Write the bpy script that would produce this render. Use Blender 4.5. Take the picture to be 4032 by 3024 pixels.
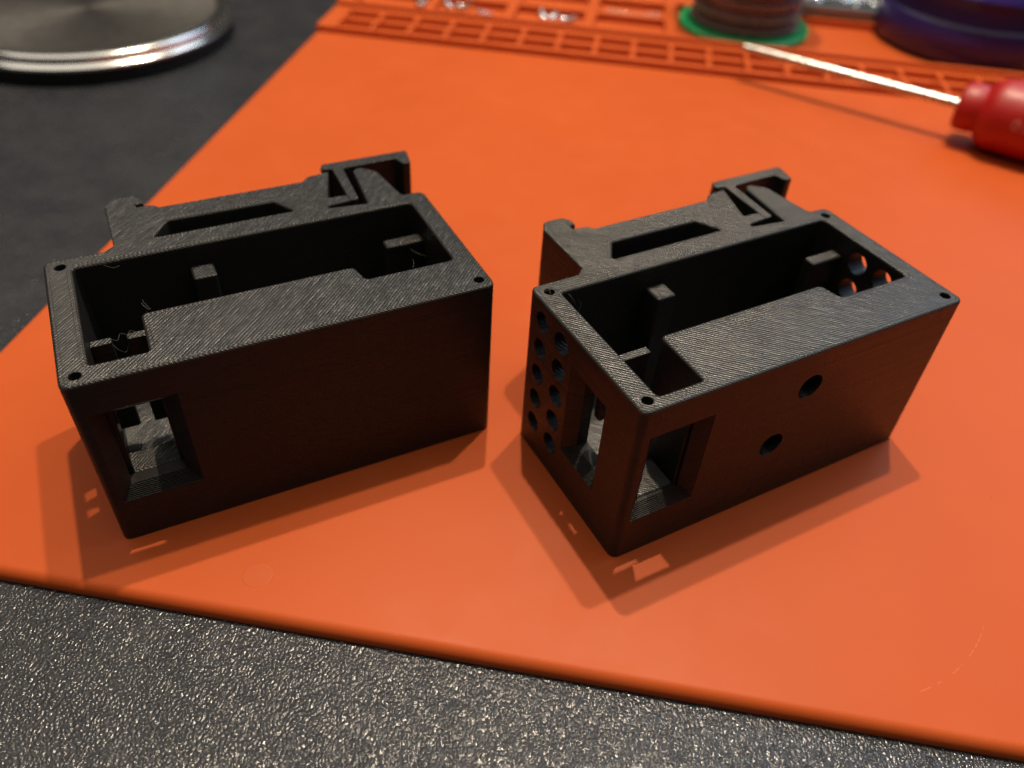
import bpy, bmesh, math, random
from mathutils import Vector, Matrix
from mathutils.geometry import delaunay_2d_cdt

for o in list(bpy.data.objects):
    bpy.data.objects.remove(o)
sc = bpy.context.scene
col = sc.collection
S = 0.001                      # everything below is written in millimetres
PI = math.pi
rnd = random.Random(7)

# ------------------------------------------------------------------ camera
cd = bpy.data.cameras.new('camera')
cam = bpy.data.objects.new('camera', cd)
col.objects.link(cam)
CAM_P, CAM_R, CAM_H = 0.7376, 0.0678, 127.21
fwd = Vector((0, math.cos(CAM_P), -math.sin(CAM_P)))
rgt = Vector((1, 0, 0))
upv = rgt.cross(fwd)
cr, sr = math.cos(CAM_R), math.sin(CAM_R)
rx, ux = cr * rgt + sr * upv, -sr * rgt + cr * upv
M = Matrix((rx, ux, -fwd)).transposed().to_4x4()
M.translation = Vector((0, 0, CAM_H * S))
cam.matrix_world = M
cd.sensor_width = 36.0
cd.lens = 36.0 * 3204.67 / 4032.0
cd.clip_start = 0.005
cd.clip_end = 20.0
cd.dof.use_dof = True
cd.dof.focus_distance = 0.141
cd.dof.aperture_fstop = cd.lens / 2.35
sc.camera = cam

# ------------------------------------------------------------------ light
w = bpy.data.worlds.new('World')
sc.world = w
w.use_nodes = True
bg = w.node_tree.nodes['Background']
bg.inputs[0].default_value = (1.0, 0.90, 0.80, 1)
bg.inputs[1].default_value = 0.045


def lamp(name, kind, loc, energy, color, **kw):
    d = bpy.data.lights.new(name, kind)
    d.energy = energy
    d.color = color
    for k, v in kw.items():
        setattr(d, k, v)
    o = bpy.data.objects.new(name, d)
    o.location = Vector(loc) * S
    col.objects.link(o)
    return o


lamp('ceiling_bulb', 'POINT', (-14, 467, 1170), 35.0, (1.0, 0.82, 0.60), shadow_soft_size=0.013)
lamp('ceiling_bulb', 'POINT', (157, 392, 1018), 22.0, (1.0, 0.84, 0.64), shadow_soft_size=0.013)
lamp('ceiling_bounce', 'AREA', (-300, 500, 2300), 37.0, (1.0, 0.90, 0.76), shape='RECTANGLE', size=3.8, size_y=3.4)
win = lamp('window_light', 'AREA', (820, 720, 850), 5.0, (0.55, 0.74, 1.0), shape='RECTANGLE', size=0.9, size_y=0.9)
win.rotation_euler = (Vector((60, 110, 10)) * S - win.location).to_track_quat('-Z', 'Y').to_euler()

sc.view_settings.view_transform = 'Standard'
sc.view_settings.look = 'None'
sc.view_settings.exposure = 0.0
sc.view_settings.gamma = 1.0
sc.view_settings.use_curve_mapping = False
sc.render.engine = 'CYCLES'
sc.cycles.max_bounces = 10
sc.cycles.caustics_reflective = False
sc.cycles.caustics_refractive = False
sc.cycles.use_denoising = True
sc.cycles.denoising_prefilter = 'NONE'


# ------------------------------------------------------------------ materials
class NT:
    def __init__(self, name):
        self.m = bpy.data.materials.new(name)
        self.m.use_nodes = True
        self.t = self.m.node_tree
        self.n = self.t.nodes
        self.b = self.n['Principled BSDF']

    def node(self, kind, **kw):
        n = self.n.new(kind)
        for k, v in kw.items():
            if k.startswith('i_'):
                key = k[2:]
                key = int(key) if key.isdigit() else key.replace('_', ' ')
                self.put(v, n.inputs[key])
            else:
                setattr(n, k, v)
        return n

    def put(self, v, sock):
        if hasattr(v, 'is_output'):
            self.t.links.new(v, sock)
        else:
            sock.default_value = v

    def math(self, op, a, b=None, c=None, clamp=False):
        n = self.n.new('ShaderNodeMath')
        n.operation = op
        n.use_clamp = clamp
        for i, v in enumerate((a, b, c)):
            if v is not None:
                self.put(v, n.inputs[i])
        return n.outputs[0]

    def mix(self, f, a, b):
        n = self.n.new('ShaderNodeMix')
        n.data_type = 'RGBA'
        self.put(f, n.inputs[0])
        self.put(a, n.inputs[6])
        self.put(b, n.inputs[7])
        return n.outputs[2]

    def mixf(self, f, a, b):
        n = self.n.new('ShaderNodeMix')
        n.data_type = 'FLOAT'
        self.put(f, n.inputs[0])
        self.put(a, n.inputs[2])
        self.put(b, n.inputs[3])
        return n.outputs[0]

    def ramp(self, v, a, b, c0=0.0, c1=1.0):
        n = self.n.new('ShaderNodeMapRange')
        n.clamp = True
        self.put(v, n.inputs[0])
        for i, x in enumerate((a, b, c0, c1)):
            n.inputs[i + 1].default_value = x
        return n.outputs[0]

    def coord(self):
        return self.node('ShaderNodeTexCoord').outputs['Object']

    def mapped(self, vec, scale=(1, 1, 1), rot=(0, 0, 0), loc=(0, 0, 0)):
        n = self.node('ShaderNodeMapping')
        self.put(vec, n.inputs[0])
        n.inputs[1].default_value = loc
        n.inputs[2].default_value = rot
        n.inputs[3].default_value = scale
        return n.outputs[0]

    def noise(self, vec, scale, detail=2.0, rough=0.5):
        n = self.node('ShaderNodeTexNoise', i_Scale=scale, i_Detail=detail, i_Roughness=rough)
        self.put(vec, n.inputs['Vector'])
        return n.outputs[0]

    def bump(self, h, dist, strength=1.0):
        n = self.node('ShaderNodeBump')
        self.put(strength, n.inputs['Strength'])
        n.inputs['Distance'].default_value = dist
        self.put(h, n.inputs['Height'])
        self.t.links.new(n.outputs[0], self.b.inputs['Normal'])
        return n

    def set(self, **kw):
        for k, v in kw.items():
            self.put(v, self.b.inputs[k.replace('_', ' ')])
        return self.m


def simple(name, colr, rough=0.4, **kw):
    t = NT(name)
    n = t.noise(t.coord(), 350.0, 3.0)
    t.set(Base_Color=(*colr, 1), Roughness=t.ramp(n, 0.3, 0.7, rough * 0.93, rough * 1.07), **kw)
    return t.m


def print_material(name, angle, period, seed, raster=True):
    """black FDM plastic: raster beads on faces that look up, stacked layers on the walls"""
    t = NT(name)
    c = t.coord()
    nrm = t.node('ShaderNodeNewGeometry').outputs['True Normal']
    sep = t.node('ShaderNodeSeparateXYZ')
    t.put(nrm, sep.inputs[0])
    up = t.ramp(sep.outputs[2], 0.95, 0.99) if raster else 0.0
    edge = t.math('MULTIPLY', t.ramp(sep.outputs[2], 0.3, 0.5), t.ramp(sep.outputs[2], 0.95, 0.97, 1.0, 0.0))
    cs = t.node('ShaderNodeSeparateXYZ')
    t.put(c, cs.inputs[0])

    def vec(x, y, z):
        n = t.node('ShaderNodeCombineXYZ')
        for i, v in enumerate((x, y, z)):
            t.put(v, n.inputs[i])
        return n.outputs[0]

    def vop(op, p, q):
        n = t.node('ShaderNodeVectorMath', operation=op)
        t.put(p, n.inputs[0])
        if q is not None:
            t.put(q, n.inputs['Scale'] if op == 'SCALE' else n.inputs[1])
        return n.outputs[0]
    # raster beads: flat on top, falling away into narrow grooves
    rot = t.mapped(c, rot=(0, 0, angle), loc=(seed * 0.013, seed * 0.007, 0))
    rs = t.node('ShaderNodeSeparateXYZ')
    t.put(rot, rs.inputs[0])
    wob = t.noise(t.mapped(rot, scale=(70, 300, 300)), 1.0, 2.0)
    ph = t.math('ADD', t.math('MULTIPLY', rs.outputs[1], 1.0 / (period * S)), t.math('MULTIPLY', wob, 0.5))
    w = t.math('MULTIPLY', t.math('SUBTRACT', t.math('FRACT', ph), 0.5), 2.0)
    w3 = t.math('MULTIPLY', w, t.math('MULTIPLY', w, w))
    line = t.math('FLOOR', ph)
    lv = vec(t.math('MULTIPLY', line, 3.17), t.math('MULTIPLY', rs.outputs[0], 260.0), t.math('MULTIPLY', cs.outputs[2], 500.0))
    na = t.noise(lv, 1.0, 2.0, 0.6)
    nb = t.noise(vop('ADD', lv, (31.7, 11.3, 5.1)), 1.3, 3.0, 0.7)
    patch = t.noise(c, 110.0, 3.0, 0.6)
    deep = t.ramp(patch, 0.35, 0.62, 0.65, 1.15)
    ta = t.math('ADD', t.math('MULTIPLY', w3, t.math('MULTIPLY', deep, 1.4)), t.math('MULTIPLY', t.math('SUBTRACT', na, 0.5), 0.50))
    tb = t.math('MULTIPLY', t.math('SUBTRACT', nb, 0.5), 0.60)
    sa, ca = math.sin(angle), math.cos(angle)
    ntop = vec(t.math('ADD', t.math('MULTIPLY', ta, sa), t.math('MULTIPLY', tb, ca)),
               t.math('ADD', t.math('MULTIPLY', ta, ca), t.math('MULTIPLY', tb, -sa)), 1.0)
    vt = t.node('ShaderNodeVectorTransform', vector_type='NORMAL', convert_from='OBJECT', convert_to='WORLD')
    t.put(ntop, vt.inputs[0])
    ntop = vop('NORMALIZE', vt.outputs[0], None)
    # stacked layers: every layer is a small bulge
    lj = t.noise(t.mapped(c, scale=(12, 12, 700)), 1.0, 2.0, 0.6)
    lph = t.math('ADD', t.math('MULTIPLY', cs.outputs[2], 1.0 / (0.24 * S)), t.math('MULTIPLY', lj, 0.6))
    lw = t.math('MULTIPLY', t.math('SUBTRACT', t.math('FRACT', lph), 0.5), 2.0)
    l1 = t.noise(vec(t.math('MULTIPLY', cs.outputs[0], 14.0), t.math('MULTIPLY', cs.outputs[1], 14.0), t.math('MULTIPLY', t.math('FLOOR', lph), 5.3)), 1.0, 2.0, 0.6)
    tz = t.math('ADD', t.math('MULTIPLY', lw, 0.45), t.math('MULTIPLY', t.math('SUBTRACT', l1, 0.5), 0.8))
    nside = vop('NORMALIZE', vop('ADD', nrm, vec(0.0, 0.0, tz)), None)
    mixn = t.node('ShaderNodeMix', data_type='VECTOR')
    t.put(up, mixn.inputs[0])
    t.put(nside, mixn.inputs[4])
    t.put(ntop, mixn.inputs[5])
    # dashes where the raster turns round at an edge
    eb = t.math('PINGPONG', t.math('ADD', t.math('MULTIPLY', t.math('ADD', cs.outputs[0], cs.outputs[1]), 1.0 / (0.80 * S)), t.math('MULTIPLY', t.noise(c, 300.0, 1.0), 0.8)), 0.5)
    hedge = t.math('MULTIPLY', t.math('MULTIPLY', t.math('POWER', t.math('MULTIPLY', eb, 2.0), 0.5), 0.8), edge)
    fine = t.noise(t.mapped(rot, scale=(1500, 2600, 1500)), 1.0, 3.0, 0.65)
    bp = t.bump(t.math('ADD', hedge, t.math('MULTIPLY', fine, 0.35)), 0.00012, 1.0)
    t.put(t.node('ShaderNodeVectorMath', operation='NORMALIZE', i_0=mixn.outputs[1]).outputs[0], bp.inputs['Normal'])
    spk = t.ramp(fine, 0.30, 0.75, 0.0, 1.0)
    rough = t.mixf(up, 0.36, t.mixf(spk, 0.46, 0.28))
    t.set(Base_Color=t.mix(patch, (0.012, 0.0116, 0.011, 1), (0.021, 0.0200, 0.0180, 1)), Roughness=rough, Specular_IOR_Level=t.mixf(up, 0.32, 0.9))
    return t.m


def mat_material():
    t = NT('orange_silicone')
    c = t.coord()
    big = t.noise(c, 14.0, 3.0)
    mid = t.noise(c, 90.0, 4.0, 0.6)
    vor = t.node('ShaderNodeTexVoronoi', feature='F1', i_Scale=260.0)
    t.put(t.mapped(c, scale=(1, 1, 0.001)), vor.inputs['Vector'])
    rndv = t.node('ShaderNodeSeparateColor')
    t.put(vor.outputs['Color'], rndv.inputs[0])
    speck = t.math('MULTIPLY', t.ramp(vor.outputs['Distance'], 0.035, 0.06, 1.0, 0.0), t.math('GREATER_THAN', rndv.outputs[0], 0.86))
    dark = t.math('MULTIPLY', t.ramp(vor.outputs['Distance'], 0.03, 0.06, 1.0, 0.0), t.math('LESS_THAN', rndv.outputs[0], 0.03))
    base = t.mix(t.ramp(big, 0.3, 0.7), (0.485, 0.084, 0.018, 1), (0.525, 0.094, 0.0215, 1))
    base = t.mix(t.math('MULTIPLY', t.ramp(mid, 0.5, 0.8), 0.18), base, (0.55, 0.12, 0.036, 1))
    # scratch: part of a large ring, broken up
    sx = t.node('ShaderNodeSeparateXYZ')
    t.put(c, sx.inputs[0])
    X = t.math('MULTIPLY', sx.outputs[0], 1000.0)
    Y = t.math('MULTIPLY', sx.outputs[1], 1000.0)

    def dist(px, py):
        return t.math('SQRT', t.math('ADD', t.math('POWER', t.math('SUBTRACT', X, px), 2.0), t.math('POWER', t.math('SUBTRACT', Y, py), 2.0)))
    r1 = t.math('ABSOLUTE', t.math('SUBTRACT', dist(183.2, 36.9), 33.0))
    onring = t.ramp(r1, 0.05, 0.14, 1.0, 0.0)
    seg = t.math('MULTIPLY', t.ramp(dist(206.5, 14.5), 9.5, 11.5, 1.0, 0.0), onring)
    brk = t.ramp(t.noise(t.mapped(c, scale=(900, 900, 1)), 1.0, 1.0), 0.42, 0.52)
    scr = t.math('MULTIPLY', seg, brk)
    hi = t.math('MAXIMUM', scr, t.math('MULTIPLY', speck, 0.75))
    base = t.mix(t.math('MULTIPLY', hi, 0.2), base, (0.80, 0.36, 0.14, 1))
    base = t.mix(t.math('MULTIPLY', dark, 0.6), base, (0.25, 0.03, 0.01, 1))
    # round ejector mark with fine machining lines
    din = dist(82.1, 8.3)
    inside = t.ramp(din, 2.55, 2.7, 1.0, 0.0)
    lines = t.node('ShaderNodeTexWave', i_Scale=900.0, i_Distortion=1.0)
    t.put(t.mapped(c, rot=(0, 0, 0.5)), lines.inputs['Vector'])
    mark = t.math('MULTIPLY', inside, t.math('ADD', 0.6, t.math('MULTIPLY', lines.outputs[1], 0.8)))
    grain = t.noise(c, 1500.0, 3.0)
    t.bump(t.math('ADD', t.math('MULTIPLY', mark, 0.7), t.math('ADD', t.math('MULTIPLY', grain, 0.30), t.math('MULTIPLY', mid, 0.5))), 0.00006, 0.7)
    t.set(Base_Color=base, Roughness=t.ramp(mid, 0.3, 0.7, 0.42, 0.52), Specular_IOR_Level=0.15)
    return t.m


def table_material():
    t = NT('black_grained_laminate')
    c = t.coord()
    warp = t.node('ShaderNodeTexNoise', i_Scale=420.0, i_Detail=1.0)
    t.put(c, warp.inputs['Vector'])
    va = t.node('ShaderNodeVectorMath', operation='SUBTRACT')
    t.put(warp.outputs['Color'], va.inputs[0])
    va.inputs[1].default_value = (0.5, 0.5, 0.5)
    vs = t.node('ShaderNodeVectorMath', operation='SCALE')
    t.put(va.outputs[0], vs.inputs[0])
    vs.inputs['Scale'].default_value = 0.0011
    vadd = t.node('ShaderNodeVectorMath', operation='ADD')
    t.put(c, vadd.inputs[0])
    t.put(vs.outputs[0], vadd.inputs[1])
    vor = t.node('ShaderNodeTexVoronoi', feature='SMOOTH_F1', i_Scale=2300.0, i_Smoothness=0.45)
    t.put(t.mapped(vadd.outputs[0], scale=(1, 0.8, 0.02)), vor.inputs['Vector'])
    n2 = t.noise(c, 2600.0, 2.0)
    n3 = t.noise(c, 240.0, 3.0)
    h = t.math('ADD', t.math('MULTIPLY', vor.outputs['Distance'], -1.0), t.math('ADD', t.math('MULTIPLY', n2, 0.15), t.math('MULTIPLY', n3, 0.10)))
    t.bump(h, 0.00018, 1.0)
    dust = t.noise(c, 60.0, 5.0, 0.7)
    t.set(Base_Color=t.mix(t.ramp(dust, 0.4, 0.75), (0.024, 0.026, 0.031, 1), (0.040, 0.041, 0.045, 1)),
          Roughness=t.ramp(n3, 0.3, 0.7, 0.17, 0.24), Specular_IOR_Level=0.42)
    return t.m


def metal(name, colr, rough, aniso=0.0):
    t = NT(name)
    n = t.noise(t.coord(), 220.0, 4.0, 0.6)
    t.set(Base_Color=(*colr, 1), Metallic=1.0, Roughness=t.ramp(n, 0.3, 0.7, rough * 0.75, rough * 1.25), Anisotropic=aniso)
    return t.m


MAT = {
    'print_l': print_material('black_print_plastic', math.radians(-45), 0.56, 1),
    'print_r': print_material('black_print_plastic_crossed', math.radians(45), 0.56, 5),
    'print_wall': print_material('black_print_plastic_wall', 0.0, 0.56, 3, False),
    'hair': simple('filament_hair', (0.11, 0.105, 0.095), 0.35),
    'orange': mat_material(),
    'table': table_material(),
    'chrome': metal('polished_steel', (0.84, 0.84, 0.82), 0.16),
    'brushed': simple('brushed_steel', (0.27, 0.26, 0.245), 0.40, Metallic=1.0, Anisotropic=0.4),
    'rubber': simple('black_rubber', (0.012, 0.012, 0.012), 0.6),
    'shaft': metal('nickel_shaft', (0.55, 0.53, 0.50), 0.28),
    'red': simple('red_handle_plastic', (0.36, 0.007, 0.005), 0.46, Coat_Weight=0.15, Coat_Roughness=0.3),
    'print_white': simple('faded_white_print', (0.55, 0.20, 0.17), 0.5),
    'green': simple('green_spool_plastic', (0.018, 0.40, 0.13), 0.32),
    'solder': simple('solder_wire', (0.34, 0.25, 0.23), 0.26, Metallic=0.55),
    'blue': simple('blue_jar_plastic', (0.03, 0.10, 0.85), 0.16, Coat_Weight=0.6, Coat_Roughness=0.06),
    'jar_dark': simple('dark_blue_jar_plastic', (0.026, 0.014, 0.12), 0.38, Coat_Weight=0.25, Coat_Roughness=0.2),
    'screw': metal('zinc_screw', (0.72, 0.72, 0.72), 0.18),
    'case': simple('clear_blue_case', (0.36, 0.50, 0.60), 0.12, Transmission_Weight=0.45, Coat_Weight=0.6),
    'foil': metal('crinkled_foil', (0.75, 0.82, 0.86), 0.16),
    'tube': simple('clear_tube', (0.85, 0.72, 0.58), 0.12, Transmission_Weight=0.7),
}


# ------------------------------------------------------------------ helpers
def link_mesh(name, verts, faces, mat, parent=None):
    me = bpy.data.meshes.new(name)
    me.from_pydata([Vector(v) * S for v in verts], [], faces)
    me.validate()
    me.update()
    o = bpy.data.objects.new(name, me)
    me.materials.append(mat)
    col.objects.link(o)
    o.parent = parent
    return o


def thing(name, label, cat, loc=(0, 0, 0), rz=0.0, group=None):
    o = bpy.data.objects.new(name, None)
    o.empty_display_size = 0.01
    o.location = Vector(loc) * S
    o.rotation_euler = (0, 0, rz)
    col.objects.link(o)
    tag(o, label, cat, group)
    return o


def tag(o, label=None, cat=None, group=None, kind=None):
    if label: o['label'] = label
    if cat: o['category'] = cat
    if group: o['group'] = group
    if kind: o['kind'] = kind
    return o


def smooth(o, ang=40):
    o.data.shade_smooth()
    o.data.set_sharp_from_angle(angle=math.radians(ang))
    return o


def fix_normals(o):
    bm = bmesh.new()
    bm.from_mesh(o.data)
    bmesh.ops.remove_doubles(bm, verts=bm.verts, dist=1e-7)
    bmesh.ops.recalc_face_normals(bm, faces=bm.faces)
    bm.to_mesh(o.data)
    bm.free()
    return o


def lathe(name, prof, mat, parent=None, seg=64, loc=(0, 0, 0), close=True):
    vs, fs = [], []
    n = len(prof)
    for k in range(seg):
        a = 2 * PI * k / seg
        for r, z in prof:
            vs.append((loc[0] + r * math.cos(a), loc[1] + r * math.sin(a), loc[2] + z))
    for k in range(seg):
        k2 = (k + 1) % seg
        for i in range(n - 1):
            fs.append((k * n + i, k2 * n + i, k2 * n + i + 1, k * n + i + 1))
    o = link_mesh(name, vs, fs, mat, parent)
    fix_normals(o)
    return smooth(o, 35)


def tube(name, pts, rad, mat, parent=None, seg=8, cap=True):
    pts = [Vector(p) for p in pts]
    vs, fs = [], []
    prev = None
    for i, p in enumerate(pts):
        d = (pts[min(i + 1, len(pts) - 1)] - pts[max(i - 1, 0)]).normalized()
        a = prev if prev else (Vector((0, 0, 1)) if abs(d.z) < .9 else Vector((1, 0, 0)))
        x = (a - d * a.dot(d)).normalized()
        prev = x
        y = d.cross(x)
        r = rad[i] if isinstance(rad, (list, tuple)) else rad
        for k in range(seg):
            t = 2 * PI * k / seg
            vs.append(p + r * (math.cos(t) * x + math.sin(t) * y))
    for i in range(len(pts) - 1):
        for k in range(seg):
            k2 = (k + 1) % seg
            fs.append((i * seg + k, i * seg + k2, (i + 1) * seg + k2, (i + 1) * seg + k))
    if cap:
        fs.append(tuple(range(seg))[::-1])
        fs.append(tuple(range((len(pts) - 1) * seg, len(pts) * seg)))
    o = link_mesh(name, vs, fs, mat, parent)
    fix_normals(o)
    return smooth(o, 40)


def area2(p):
    return sum(p[i][0] * p[(i + 1) % len(p)][1] - p[(i + 1) % len(p)][0] * p[i][1] for i in range(len(p)))


def ccw(p):
    return list(p) if area2(p) > 0 else list(p)[::-1]


def rounded(pts, seg=5):
    """pts: (x, y, radius) in order; fillets each corner"""
    out = []
    n = len(pts)
    for i in range(n):
        p = Vector(pts[i][:2]); r = pts[i][2] if len(pts[i]) > 2 else 0
        a = Vector(pts[i - 1][:2]); b = Vector(pts[(i + 1) % n][:2])
        if r <= 0:
            out.append(p); continue
        da, db = (a - p).normalized(), (b - p).normalized()
        ang = da.angle(db)
        t = r / math.tan(ang / 2)
        t = min(t, (a - p).length * .49, (b - p).length * .49)
        r2 = t * math.tan(ang / 2)
        bis = (da + db).normalized()
        c = p + bis * (r2 / math.sin(ang / 2))
        s, e = p + da * t - c, p + db * t - c
        tot = s.angle_signed(e)
        for k in range(seg + 1):
            th = -tot * k / seg
            out.append(c + Vector((s.x * math.cos(th) - s.y * math.sin(th), s.x * math.sin(th) + s.y * math.cos(th))))
    return [(v[0], v[1]) for v in out]


def circle(cx, cy, r, seg=24):
    return [(cx + r * math.cos(2 * PI * k / seg), cy + r * math.sin(2 * PI * k / seg)) for k in range(seg)]


def offset(poly, d):
    """move a CCW polygon inwards by d (negative: outwards)"""
    n = len(poly)
    out = []
    for i in range(n):
        p = Vector(poly[i]); a = Vector(poly[i - 1]); b = Vector(poly[(i + 1) % n])
        e1, e2 = (p - a), (b - p)
        if e1.length < 1e-9: e1 = e2
        if e2.length < 1e-9: e2 = e1
        e1.normalize(); e2.normalize()
        n1, n2 = Vector((-e1.y, e1.x)), Vector((-e2.y, e2.x))
        m = n1 + n2
        if m.length < 1e-6:
            m = n1
        m.normalize()
        out.append(tuple(p + m * (d / max(0.45, m.dot(n1)))))
    return out


class MB:
    def __init__(self):
        self.v, self.f = [], []

    def ring(self, poly, z):
        s = len(self.v)
        self.v += [(p[0], p[1], z) for p in poly]
        return list(range(s, s + len(poly)))

    def bridge(self, a, b, flip=False):
        n = len(a)
        for i in range(n):
            j = (i + 1) % n
            q = (a[i], a[j], b[j], b[i])
            self.f.append(q[::-1] if flip else q)

    def cap(self, rings, up=True):
        """fill between the outer ring and hole rings (lists of vertex ids)"""
        ids = [i for r in rings for i in r]
        pts = [Vector(self.v[i][:2]) for i in ids]
        faces, k = [], 0
        for r in rings:
            faces.append(list(range(k, k + len(r))))
            k += len(r)
        edges = [(f[i], f[(i + 1) % len(f)]) for f in faces for i in range(len(f))]
        vo, eo, fo, ov, oe, of = delaunay_2d_cdt(pts, edges, [], 0, 1e-6)
        mp = []
        for o, p in zip(ov, vo):
            if o:
                mp.append(ids[o[0]])
            else:
                self.v.append((p[0], p[1], self.v[ids[0]][2]))
                mp.append(len(self.v) - 1)
                print('CAP: crossing at', tuple(round(q, 2) for q in p))

        def inside(q):
            c = 0
            for r in rings:
                n = len(r)
                for i in range(n):
                    a, b = self.v[r[i]], self.v[r[(i + 1) % n]]
                    if (a[1] > q[1]) != (b[1] > q[1]) and q[0] < (b[0] - a[0]) * (q[1] - a[1]) / (b[1] - a[1]) + a[0]:
                        c += 1
            return c % 2 == 1
        for t in fo:
            q = sum((vo[i] for i in t), Vector((0, 0))) / len(t)
            if inside(q) and all(mp[i] is not None for i in t):
                g = [mp[i] for i in t]
                ar = sum(vo[t[i]].x * vo[t[(i + 1) % len(t)]].y - vo[t[(i + 1) % len(t)]].x * vo[t[i]].y for i in range(len(t)))
                if (ar > 0) != up: g = g[::-1]
                self.f.append(tuple(g))


def prism(name, outer, holes, z0, z1, mat, parent=None, fine=False, k=1.0):
    """extruded plate; holes: list of (polygon, floor z or None for through)"""
    b = MB()
    outer = ccw(outer)
    prof = [(0, -.34 * k), (.12 * k, -.12 * k), (.42 * k, 0)]
    if fine:
        prof += [(.80, 0), (.86, -.045), (.96, -.045), (1.02, 0)]
    r0 = b.ring(outer, z0)
    last = r0
    for d, dz in prof:
        off, off2 = offset(outer, d), offset(outer, min(d, .42) * .5)
        s = len(b.v)
        for p, q, o_ in zip(off, off2, outer):     # the slim clip carries no perimeter groove
            slim = fine and o_[1] > 37.75
            b.v.append((*(q if slim else p), z1 + (0.0 if slim and d > .43 else dz)))
        r = list(range(s, len(b.v)))
        b.bridge(last, r)
        last = r
    tops = [last]
    bots = [r0]
    for poly, fl, fn in holes:
        poly = ccw(poly)
        base = z0 if fl is None else fl
        h0 = b.ring(poly, base)
        last = h0
        for d, dz in (prof if fn else [(0, -.16), (.05, -.05), (.15, 0)]):
            r = b.ring(offset(poly, -d), z1 + dz)
            b.bridge(last, r, True)
            last = r
        tops.append(last)
        if fl is None:
            bots.append(h0)
        else:
            b.cap([h0], True)
    b.cap(tops, True)
    b.cap(bots, False)
    o = link_mesh(name, b.v, b.f, mat, parent)
    fix_normals(o)
    bmt = bmesh.new(); bmt.from_mesh(o.data)
    bad = [e for e in bmt.edges if len(e.link_faces) != 2]
    if bad: print('OPEN', name, len(bad), [tuple(round(c * 1000, 2) for c in e.verts[0].co) for e in bad[:6]])
    bmt.free()
    return o


def hull_box(corners_lo, corners_hi):
    """8 corner solid from two quads"""
    v = list(corners_lo) + list(corners_hi)
    f = [(0, 3, 2, 1), (4, 5, 6, 7), (0, 1, 5, 4), (1, 2, 6, 5), (2, 3, 7, 6), (3, 0, 4, 7)]
    return v, f


def cut(target, cutters):
    for v, f in cutters:
        me = bpy.data.meshes.new('cutter')
        me.from_pydata([Vector(p) * S * 1000 for p in v], [], f)
        c = bpy.data.objects.new('cutter', me)
        col.objects.link(c)
        fix_normals(c)
        # boolean is done at millimetre size for accuracy
        mod = target.modifiers.new('b', 'BOOLEAN')
        mod.operation = 'DIFFERENCE'
        mod.solver = 'EXACT'
        mod.object = c
        dg = bpy.context.evaluated_depsgraph_get()
        ev = target.evaluated_get(dg)
        new = bpy.data.meshes.new_from_object(ev)
        target.modifiers.clear()
        old = target.data
        target.data = new
        bpy.data.meshes.remove(old)
        bpy.data.objects.remove(c)
        bpy.data.meshes.remove(me)
    return target


def cyl_x(y, z, r, x0, x1, seg=28):
    ring = [(r * math.cos(2 * PI * k / seg), r * math.sin(2 * PI * k / seg)) for k in range(seg)]
    v = [(x0, y + a, z + b) for a, b in ring] + [(x1, y + a, z + b) for a, b in ring]
    f = [tuple(range(seg)), tuple(range(seg, 2 * seg))[::-1]] + [(k, k + seg, (k + 1) % seg + seg, (k + 1) % seg) for k in range(seg)]
    return v, f


def cyl_y(x, z, r, y0, y1, seg=28):
    v, f = cyl_x(0, z, r, y0, y1, seg)
    return [(x + p[1], p[0], p[2]) for p in v], f


def scale_mesh(o, k):
    o.data.transform(Matrix.Scale(k, 4))
    o.data.update()


# ------------------------------------------------------------------ the table and the mat
bm = bmesh.new()
bmesh.ops.create_grid(bm, x_segments=6, y_segments=6, size=0.5)
me = bpy.data.meshes.new('table_top')
bm.to_mesh(me); bm.free()
table = bpy.data.objects.new('table_top', me)
col.objects.link(table)
table.scale = (1.6, 1.2, 1)
table.location = (0, 0.42, -0.003)
me.transform(Matrix.Diagonal((1.6, 1.2, 1, 1)))
table.scale = (1, 1, 1)
me.materials.append(MAT['table'])
tag(table, 'black grained table top under the orange mat', kind='structure')

MX, MY, MA = -126.27, 85.18, math.radians(-6.651)
mat_t = thing('soldering_mat', 'orange silicone soldering mat with moulded parts trays along its far edge', 'mat', (MX, MY, -3.0), MA)


def mat_xy(u, v):
    c, s = math.cos(MA), math.sin(MA)
    return MX + u * c - v * s, MY + u * s + v * c


# sheet with a soft rounded lip
outl = rounded([(0, 0, 6), (345, 0, 6), (345, 274.4, 0), (0, 274.4, 0)], 8)
b = MB()
outl = ccw(outl)
prof = [(0.3, 0.0), (0.05, 0.25), (0.0, 0.5)] + [(2.0 * (1 - math.cos(math.radians(q))), .5 + 2.5 * math.sin(math.radians(q))) for q in (12, 24, 36, 48, 58, 68, 78, 90)]
last = b.ring(offset(outl, prof[0][0]), prof[0][1])
b.cap([last], False)
for d, z in prof[1:]:
    # the far side butts against the tray: keep it straight
    r = b.ring([(p[0], 274.4 if abs(q[1] - 274.4) < 1e-6 else p[1]) for p, q in zip(offset(outl, d), outl)], z)
    b.bridge(last, r)
    last = r
b.cap([last], True)
sheet = link_mesh('work_surface', b.v, b.f, MAT['orange'], mat_t)
fix_normals(sheet)
smooth(sheet, 28)


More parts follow.
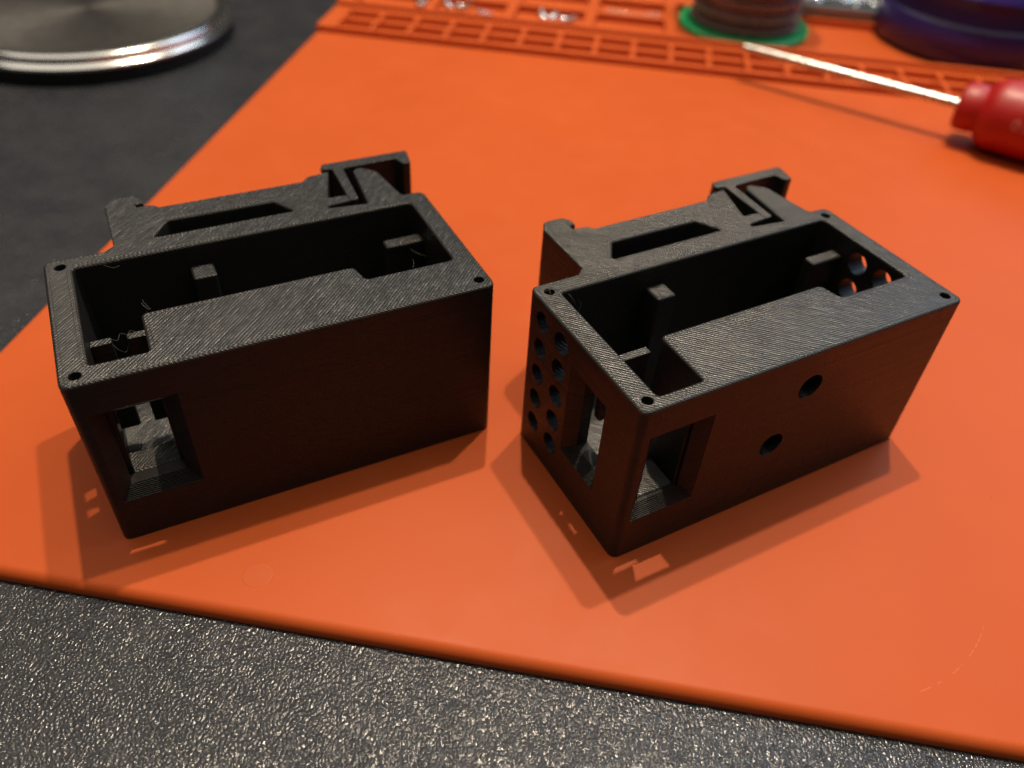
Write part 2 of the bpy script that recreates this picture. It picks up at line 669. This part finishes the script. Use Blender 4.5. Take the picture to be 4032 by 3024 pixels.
def stepped(name, us, vs, zf, mat, parent, bev=0.5):
    """heightfield of rectangles with vertical walls, closed below"""
    bm = bmesh.new()
    nu, nv = len(us) - 1, len(vs) - 1
    Z = [[zf((us[i] + us[i + 1]) / 2, (vs[j] + vs[j + 1]) / 2) for j in range(nv)] for i in range(nu)]
    cache = {}

    def V(x, y, z):
        k = (round(x, 4), round(y, 4), round(z, 4))
        if k not in cache:
            cache[k] = bm.verts.new(Vector((x, y, z)) * S)
        return cache[k]

    def F(*p):
        try:
            bm.faces.new([V(*q) for q in p])
        except ValueError:
            pass
    for i in range(nu):
        for j in range(nv):
            a, c, d, e, z = us[i], us[i + 1], vs[j], vs[j + 1], Z[i][j]
            F((a, d, z), (c, d, z), (c, e, z), (a, e, z))
            for (x0, y0, x1, y1, zi) in ((a, d, c, d, Z[i][j - 1] if j else 0), (c, d, c, e, Z[i + 1][j] if i < nu - 1 else 0),
                                         (c, e, a, e, Z[i][j + 1] if j < nv - 1 else 0), (a, e, a, d, Z[i - 1][j] if i else 0)):
                if z > zi + 1e-6:
                    F((x0, y0, zi), (x1, y1, zi), (x1, y1, z), (x0, y0, z))
    bmesh.ops.recalc_face_normals(bm, faces=bm.faces)
    me = bpy.data.meshes.new(name)
    bm.to_mesh(me); bm.free()
    o = bpy.data.objects.new(name, me)
    col.objects.link(o)
    me.materials.append(mat)
    o.parent = parent
    if bev:
        m = o.modifiers.new('soft', 'BEVEL')
        m.width = bev * S; m.segments = 2; m.limit_method = 'ANGLE'
    return o


# two rows of small cells
us = [0, 3.0]
nc = 21
for k in range(nc):
    us += [8.4 + k * 16.05, 8.4 + k * 16.05 + 14.0]
us.append(345)
vs = [274.4, 276.4, 285.6, 287.4, 297.2, 302.0]


def zsmall(u, v):
    for k in range(nc):
        if 8.4 + k * 16.05 < u < 8.4 + k * 16.05 + 14.0 and (276.4 < v < 285.6 or 287.4 < v < 297.2):
            return 2.3
    return 5.0


stepped('small_cell_tray', us, vs, zsmall, MAT['orange'], mat_t, 0.35)
# big compartments behind, one wide one on the right
us = [0, 8.4, 39.6, 44.6, 75.8, 80.6, 111.9, 117.0, 148.2, 153.4, 333, 345]
vs = [302.0, 304.6, 322.8, 327.0, 345.2, 348.0, 350.0, 372.0, 378.0]


def zbig(u, v):
    if 153.4 < u < 333:
        return 3.3 if 304.6 < v < 348.0 else (3.3 if 350 < v < 372 else 6.9)
    inu = any(a < u < c for a, c in ((8.4, 39.6), (44.6, 75.8), (80.6, 111.9), (117.0, 148.2)))
    if inu and (304.6 < v < 322.8 or 327.0 < v < 345.2 or 350 < v < 372):
        return 3.3
    return 6.9


stepped('compartment_tray', us, vs, zbig, MAT['orange'], mat_t, 0.7)

# ------------------------------------------------------------------ the printed enclosures
L_, W_, H_ = 75.0, 37.6, 38.3


def window_opening(kind, a0, a1, z0, z1, depth):
    lo = [(a0, -1, z0), (a1, -1, z0), (a1, -1, z1), (a0, -1, z1)]
    hi = [(a0, depth, z0), (a1, depth, z0), (a1, depth, z1), (a0, depth, z1)]
    if kind == 'left':
        lo, hi = [(p[1], p[0], p[2]) for p in lo], [(p[1], p[0], p[2]) for p in hi]
    return hull_box(lo, hi)


def window_surround(kind, a0, a1, z0, z1, ch, depth, mat, parent):
    """bevelled reveal that lines the opening; its sill climbs in printed steps"""
    v, f = [], []

    def P(a, d, z):
        v.append((a, d, z) if kind == 'front' else (d, a, z))
        return len(v) - 1

    def Q(*pts):
        f.append(tuple(P(*p) for p in pts))
    n = 9
    e = .015                      # hair's breadth inside the opening so that no faces coincide
    a0, a1, z0, z1 = a0 + e, a1 - e, z0 + e, z1 - e
    zs, zt, b0, b1 = z0 + ch, z1 - ch, a0 + ch, a1 - ch
    y0 = .01
    # bevels: left, right, top
    Q((a0, y0, z0), (b0, ch, zs), (b0, ch, zt), (a0, y0, z1))
    Q((a1, y0, z1), (b1, ch, zt), (b1, ch, zs), (a1, y0, z0))
    Q((a0, y0, z1), (b0, ch, zt), (b1, ch, zt), (a1, y0, z1))
    # straight part behind
    for p, q in (((b0, zs), (b0, zt)), ((b0, zt), (b1, zt)), ((b1, zt), (b1, zs)), ((b1, zs), (b0, zs))):
        Q((p[0], ch, p[1]), (q[0], ch, q[1]), (q[0], depth, q[1]), (p[0], depth, p[1]))
    # back plate of the surround
    for p in (((a0, z0), (b0, zs), (b0, zt), (a0, z1)), ((a1, z0), (a1, z1), (b1, zt), (b1, zs)), ((a0, z1), (b0, zt), (b1, zt), (a1, z1)), ((a0, z0), (a1, z0), (b1, zs), (b0, zs))):
        Q(*[(q[0], depth, q[1]) for q in p])
    for k in range(n):
        d0, d1 = y0 + ch * k / n, y0 + ch * (k + 1) / n
        za, zb = z0 + ch * k / n, z0 + ch * (k + 1) / n
        r = .08
        Q((a0, d0, za), (a1, d0, za), (a1, d0, zb - r), (a0, d0, zb - r))
        Q((a0, d0, zb - r), (a1, d0, zb - r), (a1, d0 + r * .8, zb), (a0, d0 + r * .8, zb))
        Q((a0, d0 + r * .8, zb), (a1, d0 + r * .8, zb), (a1, d1, zb), (a0, d1, zb))
    return link_mesh('window_surround', v, f, mat, parent)


def split_y(o, y, name, mat, parent):
    """cut the mesh at local y; the far side becomes its own part"""
    bm = bmesh.new(); bm.from_mesh(o.data)
    bm2 = bm.copy()
    for q, clr in ((bm, 'o'), (bm2, 'i')):
        g = q.verts[:] + q.edges[:] + q.faces[:]
        bmesh.ops.bisect_plane(q, geom=g, dist=1e-7, plane_co=(0, y * S, 0), plane_no=(0, 1, 0), clear_outer=clr == 'o', clear_inner=clr == 'i')
    bm.to_mesh(o.data); bm.free()
    me = bpy.data.meshes.new(name)
    bm2.to_mesh(me); bm2.free()
    me.materials.clear()
    me.materials.append(mat)
    n = bpy.data.objects.new(name, me)
    col.objects.link(n)
    n.parent = parent
    return n


def enclosure(name, label, loc, rz, mat, vented):
    t = thing(name, label, 'enclosure', loc, rz, 'printed enclosures on the mat')
    yb = W_
    # plan outline: box, rail clip with hook, end stop
    out = rounded([
        (0, 0, 1.6), (L_, 0, 1.6), (L_, yb, 1.6),
        (70.2, yb, 0.9), (68.6, 49.6, 1.9), (65.4, 52.6, 1.7), (63.7, 51.2, 1.0), (62.3, 36.9, 0.25),
        (54.3, 37.8, 0.3), (54.3, 38.8, 0.3), (59.3, 39.25, 0), (59.3, 41.7, 0), (55.3, 41.9, 0.3), (58.7, 53.0, 0.3),
        (53.8, 52.4, 0.6), (52.0, 50.6, 0.7), (22.5, 50.6, 0.5), (21.5, 51.9, 0.5), (18.3, 52.1, 0.25),
        (18.2, 53.4, 0.25), (19.7, 53.4, 0.25), (19.7, 55.2, 0.4), (18.3, 56.9, 0.5), (14.0, 56.9, 1.2), (12.4, 54.2, 0.9), (12.4, 39.0, 0.6),
        (10.6, yb, 0.8), (0, yb, 1.6)], 6)
    front = 2.75 if vented else 4.5
    slot = rounded([(19.7, 39.4, .4), (47.3, 39.4, .4), (44.2, 44.5, .8), (23.1, 44.6, .8)], 4)
    cav = rounded([(4.7, front, .8), (14.0, front, .6), (14.1, 15.4, 1.15), (52.3, 15.4, 1.3), (53.2, 10.7, 1.0), (70.8, 10.7, 1.0), (70.8, 33.8, 1.0), (4.7, 33.8, .8)], 5)
    holes = [(slot, None, True), (cav, 8.6, True)]
    for q in ((2.8, 34.9), (2.55, 2.6), (72.6, 2.6)) + (((72.4, 34.9),) if vented else ()):
        holes.append((circle(*q, .98, 20), 20.0, False))
    body = prism('body', out, holes, 0, H_, mat, None, fine=True)
    # side openings
    cs = []
    cs.append(window_opening('front', 2.3, 16.3, 9.9, 31.8, front + .01))
    cs.append(window_opening('left', 9.4, 21.2, 9.9, 31.8, 4.71))
    window_surround('front', 2.3, 16.3, 9.9, 31.8, 2.2, front - .02, MAT['print_wall'], t)
    window_surround('left', 9.4, 21.2, 9.9, 31.8, 2.2, 4.68, MAT['print_wall'], t)
    if vented:
        for y in (32.0, 25.0):
            for z in (34.0, 27.6, 21.1, 14.6, 8.1)[(1 if y == 32.0 and False else 0):]:
                cs.append(cyl_x(y, z, 2.3 if y == 25.0 else 2.15, -1, 5.6))
        for y in (22.0, 15.2):
            for z in (34.0, 27.5, 21.0, 14.5):
                cs.append(cyl_x(y, z, 2.4, 69.9, 76))
        cs.append(cyl_y(38.7, 29.6, 2.75, -1, 9))
        cs.append(cyl_y(33.8, 16.4, 2.75, -1, 9))
    scale_mesh(body, 1000)
    cut(body, cs)
    scale_mesh(body, S)
    body.parent = t
    clip = split_y(body, yb + 0.02, 'rail_clip', mat, t)
    # spring latch: foot bar, arm and hooked bar
    latch = rounded([(59.3, 39.3, .2), (61.2, 39.3, .8), (62.1, 53.4, .6), (74.6, 53.8, .8), (75.4, 50.8, .4), (77.3, 50.8, .5), (78.3, 56.7, .4),
                     (58.2, 56.7, .6), (57.4, 55.0, .3), (57.8, 54.2, .3), (59.8, 53.9, .4), (59.3, 41.0, 0)], 5)
    prism('spring_latch', latch, [], 0.02, H_ - .02, mat, t, k=.36)
    # posts and ribs inside
    zt = H_ - 4.6
    prism('support_post', rounded([(24.6, 29.2, .5), (29.0, 29.2, .5), (29.0, 33.75, 0), (24.6, 33.75, 0)], 4), [], 8.7, zt, mat, t)
    prism('support_post', rounded([(62.4, 26.0, .6), (70.75, 26.0, 0), (70.75, 28.9, 0), (62.4, 28.9, .6)], 4), [], 8.7, zt, mat, t)
    shelf = prism('floor_step', [(4.75, front + .05), (13.95, front + .05), (13.95, 10.2), (4.75, 10.2)], [], 8.7, 12.1, mat, t)
    if vented:
        prism('cross_rib', rounded([(4.75, 16.6, .2), (14.05, 16.6, .2), (14.05, 18.4, .2), (4.75, 18.4, .2)], 3), [], 20.0, zt, mat, t, k=.36)
    else:
        prism('cross_rib', rounded([(4.75, 15.2, .2), (8.3, 15.2, .4), (8.3, 16.9, .4), (4.75, 16.9, .2)], 3), [], 13.6, zt, mat, t, k=.36)
        prism('cross_rib', rounded([(10.8, 15.2, .4), (14.05, 15.2, .2), (14.05, 16.9, .2), (10.8, 16.9, .4)], 3), [], 13.6, zt, mat, t, k=.36)
    return t


left = enclosure('printed_enclosure', 'black 3D-printed enclosure with one front window and no vent holes', (-69.98, 89.25, 0.0), 0.5011, MAT['print_l'], False)
right = enclosure('printed_enclosure', 'black 3D-printed enclosure with round vent holes and two round front holes', (21.06, 92.58, 0.0), 0.5313, MAT['print_r'], True)


def hair(parent, pts, r=0.026):
    # catmull-rom through the points
    P = [Vector(p) for p in pts]
    P = [2 * P[0] - P[1]] + P + [2 * P[-1] - P[-2]]
    out = []
    for i in range(1, len(P) - 2):
        for k in range(5):
            t = k / 5
            out.append(.5 * ((2 * P[i]) + (P[i + 1] - P[i - 1]) * t + (2 * P[i - 1] - 5 * P[i] + 4 * P[i + 1] - P[i + 2]) * t * t + (3 * P[i] - P[i - 1] - 3 * P[i + 1] + P[i + 2]) * t ** 3))
    out.append(P[-2])
    return tube('filament_hair', out, r, MAT['hair'], parent, 5)


T = H_
hair(right, [(69.5, .2, T), (69.2, -.35, T - 1.5), (70.3, -.3, T - 2.6), (70.9, -.45, T - 3.6), (71.4, -.4, T - 4.6), (72.6, -.6, T - 6.4)], .038)
hair(right, [(64.6, .1, T), (65.6, -.4, T - .9), (66.6, -.3, T - 2.2), (66.5, -.4, T - 4.3)])
hair(right, [(3.2, 36.6, T + .1), (4.4, 35.2, T + .4), (6.8, 36.2, T + .5), (8.2, 37.4, T + .2)])
hair(right, [(2.0, 35.4, T), (3.4, 35.2, T + .15), (4.6, 34.6, T)])
hair(right, [(2.6, 34.2, T), (3.2, 35.6, T + .15), (3.9, 36.2, T)])
hair(right, [(6.2, 33.6, T - .6), (6.6, 32.4, T - 1.2), (7.1, 32.0, T - 2.4)])
hair(right, [(8.5, 33.7, T - 2.5), (9.0, 33.0, T - 3.4), (8.3, 32.6, T - 4.8)])
hair(right, [(3.8, -.05, T - 1.2), (4.1, -.35, T - 2.6), (3.8, -.3, T - 4.0)], .038)
hair(left, [(15.6, 15.9, T), (14.9, 16.8, T + .5), (14.7, 17.8, T + .4)], .038)
hair(left, [(15.9, 15.9, T), (15.2, 17.2, T + .6), (15.0, 17.9, T + .9)])
hair(left, [(8.2, 16.2, T - 4.5), (9.2, 15.8, T - 4.8), (9.9, 16.8, T - 4.3), (10.9, 16.4, T - 4.5)])
hair(left, [(10.9, 15.8, T - 4.5), (11.6, 16.8, T - 4.1), (12.6, 16.2, T - 4.3), (13.6, 16.6, T - 4.5)])
hair(left, [(8.2, 15.5, T - 5), (9.0, 14.6, T - 6), (10.0, 14.9, T - 7), (10.9, 15.4, T - 5.6)])
hair(left, [(10.0, 33.7, T - .5), (11.4, 33.0, T - 1.0), (12.6, 33.5, T - 1.2)])
hair(left, [(62.6, 10.9, T), (63.0, 11.6, T + .4), (63.1, 12.2, T + .9)])
hair(left, [(72.9, 1.2, T), (73.2, .1, T + .1), (73.6, -.5, T - 1.3)])
hair(left, [(67.4, 26.1, T - 6), (68.6, 24.5, T - 6.5), (69.6, 22.4, T - 6.2)])

# ------------------------------------------------------------------ screwdriver
tip, base = Vector((83.4, 334.6, 12.6)), Vector((153.6, 292.0, 12.6))
ax = (base - tip).normalized()
sd = thing('screwdriver', 'red-handled screwdriver with a bright metal shaft lying across the tray edge', 'screwdriver', (base.x, base.y, 0))


def along(prof, name, mat, parent, origin, axis, seg=40):
    o = lathe(name, prof, mat, None, seg)
    q = Vector((0, 0, 1)).rotation_difference(axis).to_matrix().to_4x4()
    o.data.transform(Matrix.Translation(origin * S) @ q)
    o.parent = parent
    return o


rel = lambda p: Vector(p) - Vector((base.x, base.y, 0))
Ls = (base - tip).length
along([(0, -.2), (1.2, -.2), (1.7, .2), (1.75, 6), (1.75, Ls + 4), (0, Ls + 4)], 'shaft', MAT['shaft'], sd, rel(tip), ax, 24)
hp = [(0, -.1), (6.6, 0), (7.8, .6), (8.3, 1.8), (8.4, 6.0), (8.1, 7.0), (8.0, 7.6), (8.6, 8.4), (10.6, 9.8), (11.8, 11.6), (12.2, 14.0), (12.4, 30), (12.4, 78), (11.2, 84), (8, 88), (0, 89)]
hd = along(hp, 'handle', MAT['red'], sd, rel(base), ax, 48)
cu = bpy.data.curves.new('lettering', 'FONT')
cu.body = '0.8'
cu.size = 5.2 * S
cu.extrude = 0.0
to = bpy.data.objects.new('lettering', cu)
col.objects.link(to)
dgx = bpy.context.evaluated_depsgraph_get()
tm = bpy.data.meshes.new_from_object(to.evaluated_get(dgx))
bpy.data.objects.remove(to)
side = ax.cross(Vector((0, 0, 1))).normalized()
if side.y > 0: side = -side
for v in tm.vertices:
    s_, h_ = v.co.x / S, v.co.y / S
    th = math.radians(2) + h_ / 12.4
    p = rel(base) + ax * (19.0 + s_) + (side * math.cos(th) + Vector((0, 0, 1)) * math.sin(th)) * 12.46
    v.co = p * S
tm.materials.clear(); tm.materials.append(MAT['print_white'])
lo = bpy.data.objects.new('lettering', tm)
col.objects.link(lo)
lo.parent = hd

# ------------------------------------------------------------------ solder spool
sp = thing('solder_spool', 'green-flanged spool wound with grey solder wire on the tray', 'spool', (95.5, 396.5, 0.35))
fl = [(8, 0), (29.0, 0), (29.7, .7), (29.7, 2.4), (29.0, 3.0), (8, 3.0)]
lathe('flange', fl, MAT['green'], sp, 72)
lathe('flange', [(r, z + 44) for r, z in fl], MAT['green'], sp, 72)
lathe('hub', [(8, .2), (10, .2), (10, 46.4), (8, 46.4), (8, .2)], MAT['green'], sp, 40)
wp = [(10.5, 2.7)]
zz = 2.9
k = 0
while zz < 43.6:
    rr = 22.9 - 1.0 * math.cos((zz - 12.4) / 5.5 * 2 * PI) + (0.2 if k % 2 else 0.0)
    for a in range(0, 181, 45):
        wp.append((rr + .75 * math.sin(math.radians(a)), zz + .8 - .75 * math.cos(math.radians(a))))
    zz += 1.6
    k += 1
wp.append((10.5, 43.8))
lathe('solder_winding', wp, MAT['solder'], sp, 72)

# ------------------------------------------------------------------ blue jar
jx, jy = mat_xy(287, 349.5)
jar = thing('blue_jar', 'dark blue glossy round jar with a bright blue lid rim', 'jar', (jx, jy, 0.35))
lathe('jar_body', [(0, 0), (38, 0), (40.6, 1.2), (42, 4), (42, 15.5), (41.4, 16.4), (40.6, 16.8), (40.2, 17.4), (40.2, 27), (0, 27)], MAT['jar_dark'], jar, 96)
lathe('lid', [(0, 27.1), (41.6, 27.1), (42.2, 27.8), (42.2, 36), (41.4, 37.4), (39.6, 38), (0, 38)], MAT['blue'], jar, 96)

# ------------------------------------------------------------------ clear parts case
bx, by = mat_xy(226, 360.5)
case = thing('parts_case', 'small clear blue plastic case with shiny contents behind the spool', 'case', (bx, by, 3.92), MA)
v, f = hull_box([(-19, -9.5, 0), (19.5, -9.5, 0), (19.5, 22, 0), (-19, 22, 0)], [(-19.4, -9.9, 5.4), (19.9, -9.9, 5.4), (19.9, 22.4, 5.4), (-19.4, 22.4, 5.4)])
cb = link_mesh('case_base', v, f, MAT['case'], case)
m = cb.modifiers.new('soft', 'BEVEL'); m.width = .0008; m.segments = 3
v, f = [], []
gn = 26
for i in range(gn + 1):
    for j in range(gn + 1):
        x, y = -18 + 36.5 * i / gn, -8.6 + 29.6 * j / gn
        v.append((x, y, 6.0 + rnd.uniform(0, 1.9)))
for i in range(gn):
    for j in range(gn):
        q = i * (gn + 1) + j
        f.append((q, q + gn + 1, q + gn + 2, q + 1))
fo = link_mesh('crumpled_wrap', v, f, MAT['foil'], case)
sm = fo.modifiers.new('thick', 'SOLIDIFY'); sm.thickness = .0002

# ------------------------------------------------------------------ round steel plate on the table
px, py = -185.4, 345.7
dish = thing('round_steel_plate', 'round steel plate with polished rim standing on the black table', 'metal plate', (px, py, -3.0))
lathe('foot', [(0, 0), (55, 0), (55.8, .5), (55.8, 4.4), (0, 4.4)], MAT['rubber'], dish, 96)
lathe('rim', [(46, 4.5), (55.6, 4.5), (56.8, 4.9), (57.4, 5.7), (57.3, 6.6), (56.6, 7.3), (55.6, 7.7), (54.9, 7.6), (54.6, 7.3), (54.4, 7.8), (54.5, 8.7), (54.1, 9.6), (53.2, 10.2), (52.0, 10.4), (51.2, 10.2), (50.9, 9.9), (46, 9.9), (46, 4.5)], MAT['chrome'], dish, 160)
lathe('plate', [(0, 9.92), (50.4, 9.92), (50.4, 10.1), (49.4, 9.98), (48.6, 10.15), (47.8, 9.98), (47, 10.1), (0, 10.1)], MAT['brushed'], dish, 128)

# ------------------------------------------------------------------ small parts in the trays


def screw(u, v, z, yaw, tilt, length, r, label):
    x, y = mat_xy(u, v)
    t = thing('small_screw', label, 'screw', (x, y, z), 0, 'loose screws in the tray')
    d = Vector((math.cos(yaw) * math.cos(tilt), math.sin(yaw) * math.cos(tilt), math.sin(tilt)))
    o = Vector((0, 0, r * 1.7))
    along([(0, -1.6), (r * 1.4, -1.5), (r * 1.9, -.7), (r * 1.9, 0), (r, .05)], 'head', MAT['screw'], t, o, d, 20)
    pr = [(0, 0)]
    n = int(length / .5)
    for k in range(n):
        pr += [(r, k * .5 + .05), (r * .8, k * .5 + .3)]
    pr += [(0, length + .6)]
    along(pr, 'thread', MAT['screw'], t, o, d, 14)


screw(37.0, 310.5, .35, 1.3, .0, 7, 1.2, 'bright loose screw in the leftmost large tray compartment')
screw(50.0, 314.0, .35, 2.0, .1, 6, 1.0, 'loose screw at the left end of the second compartment, left one of a pair')
screw(54.5, 315.5, .35, .6, .1, 6, 1.0, 'loose screw at the left end of the second compartment, right one of a pair')
screw(65.0, 312.0, .35, -.4, .0, 5, .9, 'dull loose screw lying alone in the middle of the second compartment')
screw(93.5, 312.5, .35, 1.7, .1, 8, 1.1, 'loose screw in the third compartment, leftmost of three together')
screw(97.5, 313.0, .35, 1.2, .1, 6, 1.1, 'loose screw in the third compartment, middle one of three together')
screw(103.0, 312.0, .35, .7, .0, 7, 1.1, 'loose slanted screw in the third compartment, rightmost of three together')
pts = []
for k in range(15):
    s = k / 14
    x, y = mat_xy(121.5 + 24 * s, 331.5 + 1.6 * s - 3.2 * math.sin(PI * s))
    pts.append((x, y, 2.0 + .2 * math.sin(7 * s)))
ct = tube('clear_tube', pts, 1.5, MAT['tube'], None, 14)
tag(ct, 'short curved piece of pale clear tubing in the compartment beside the spool', 'tube')
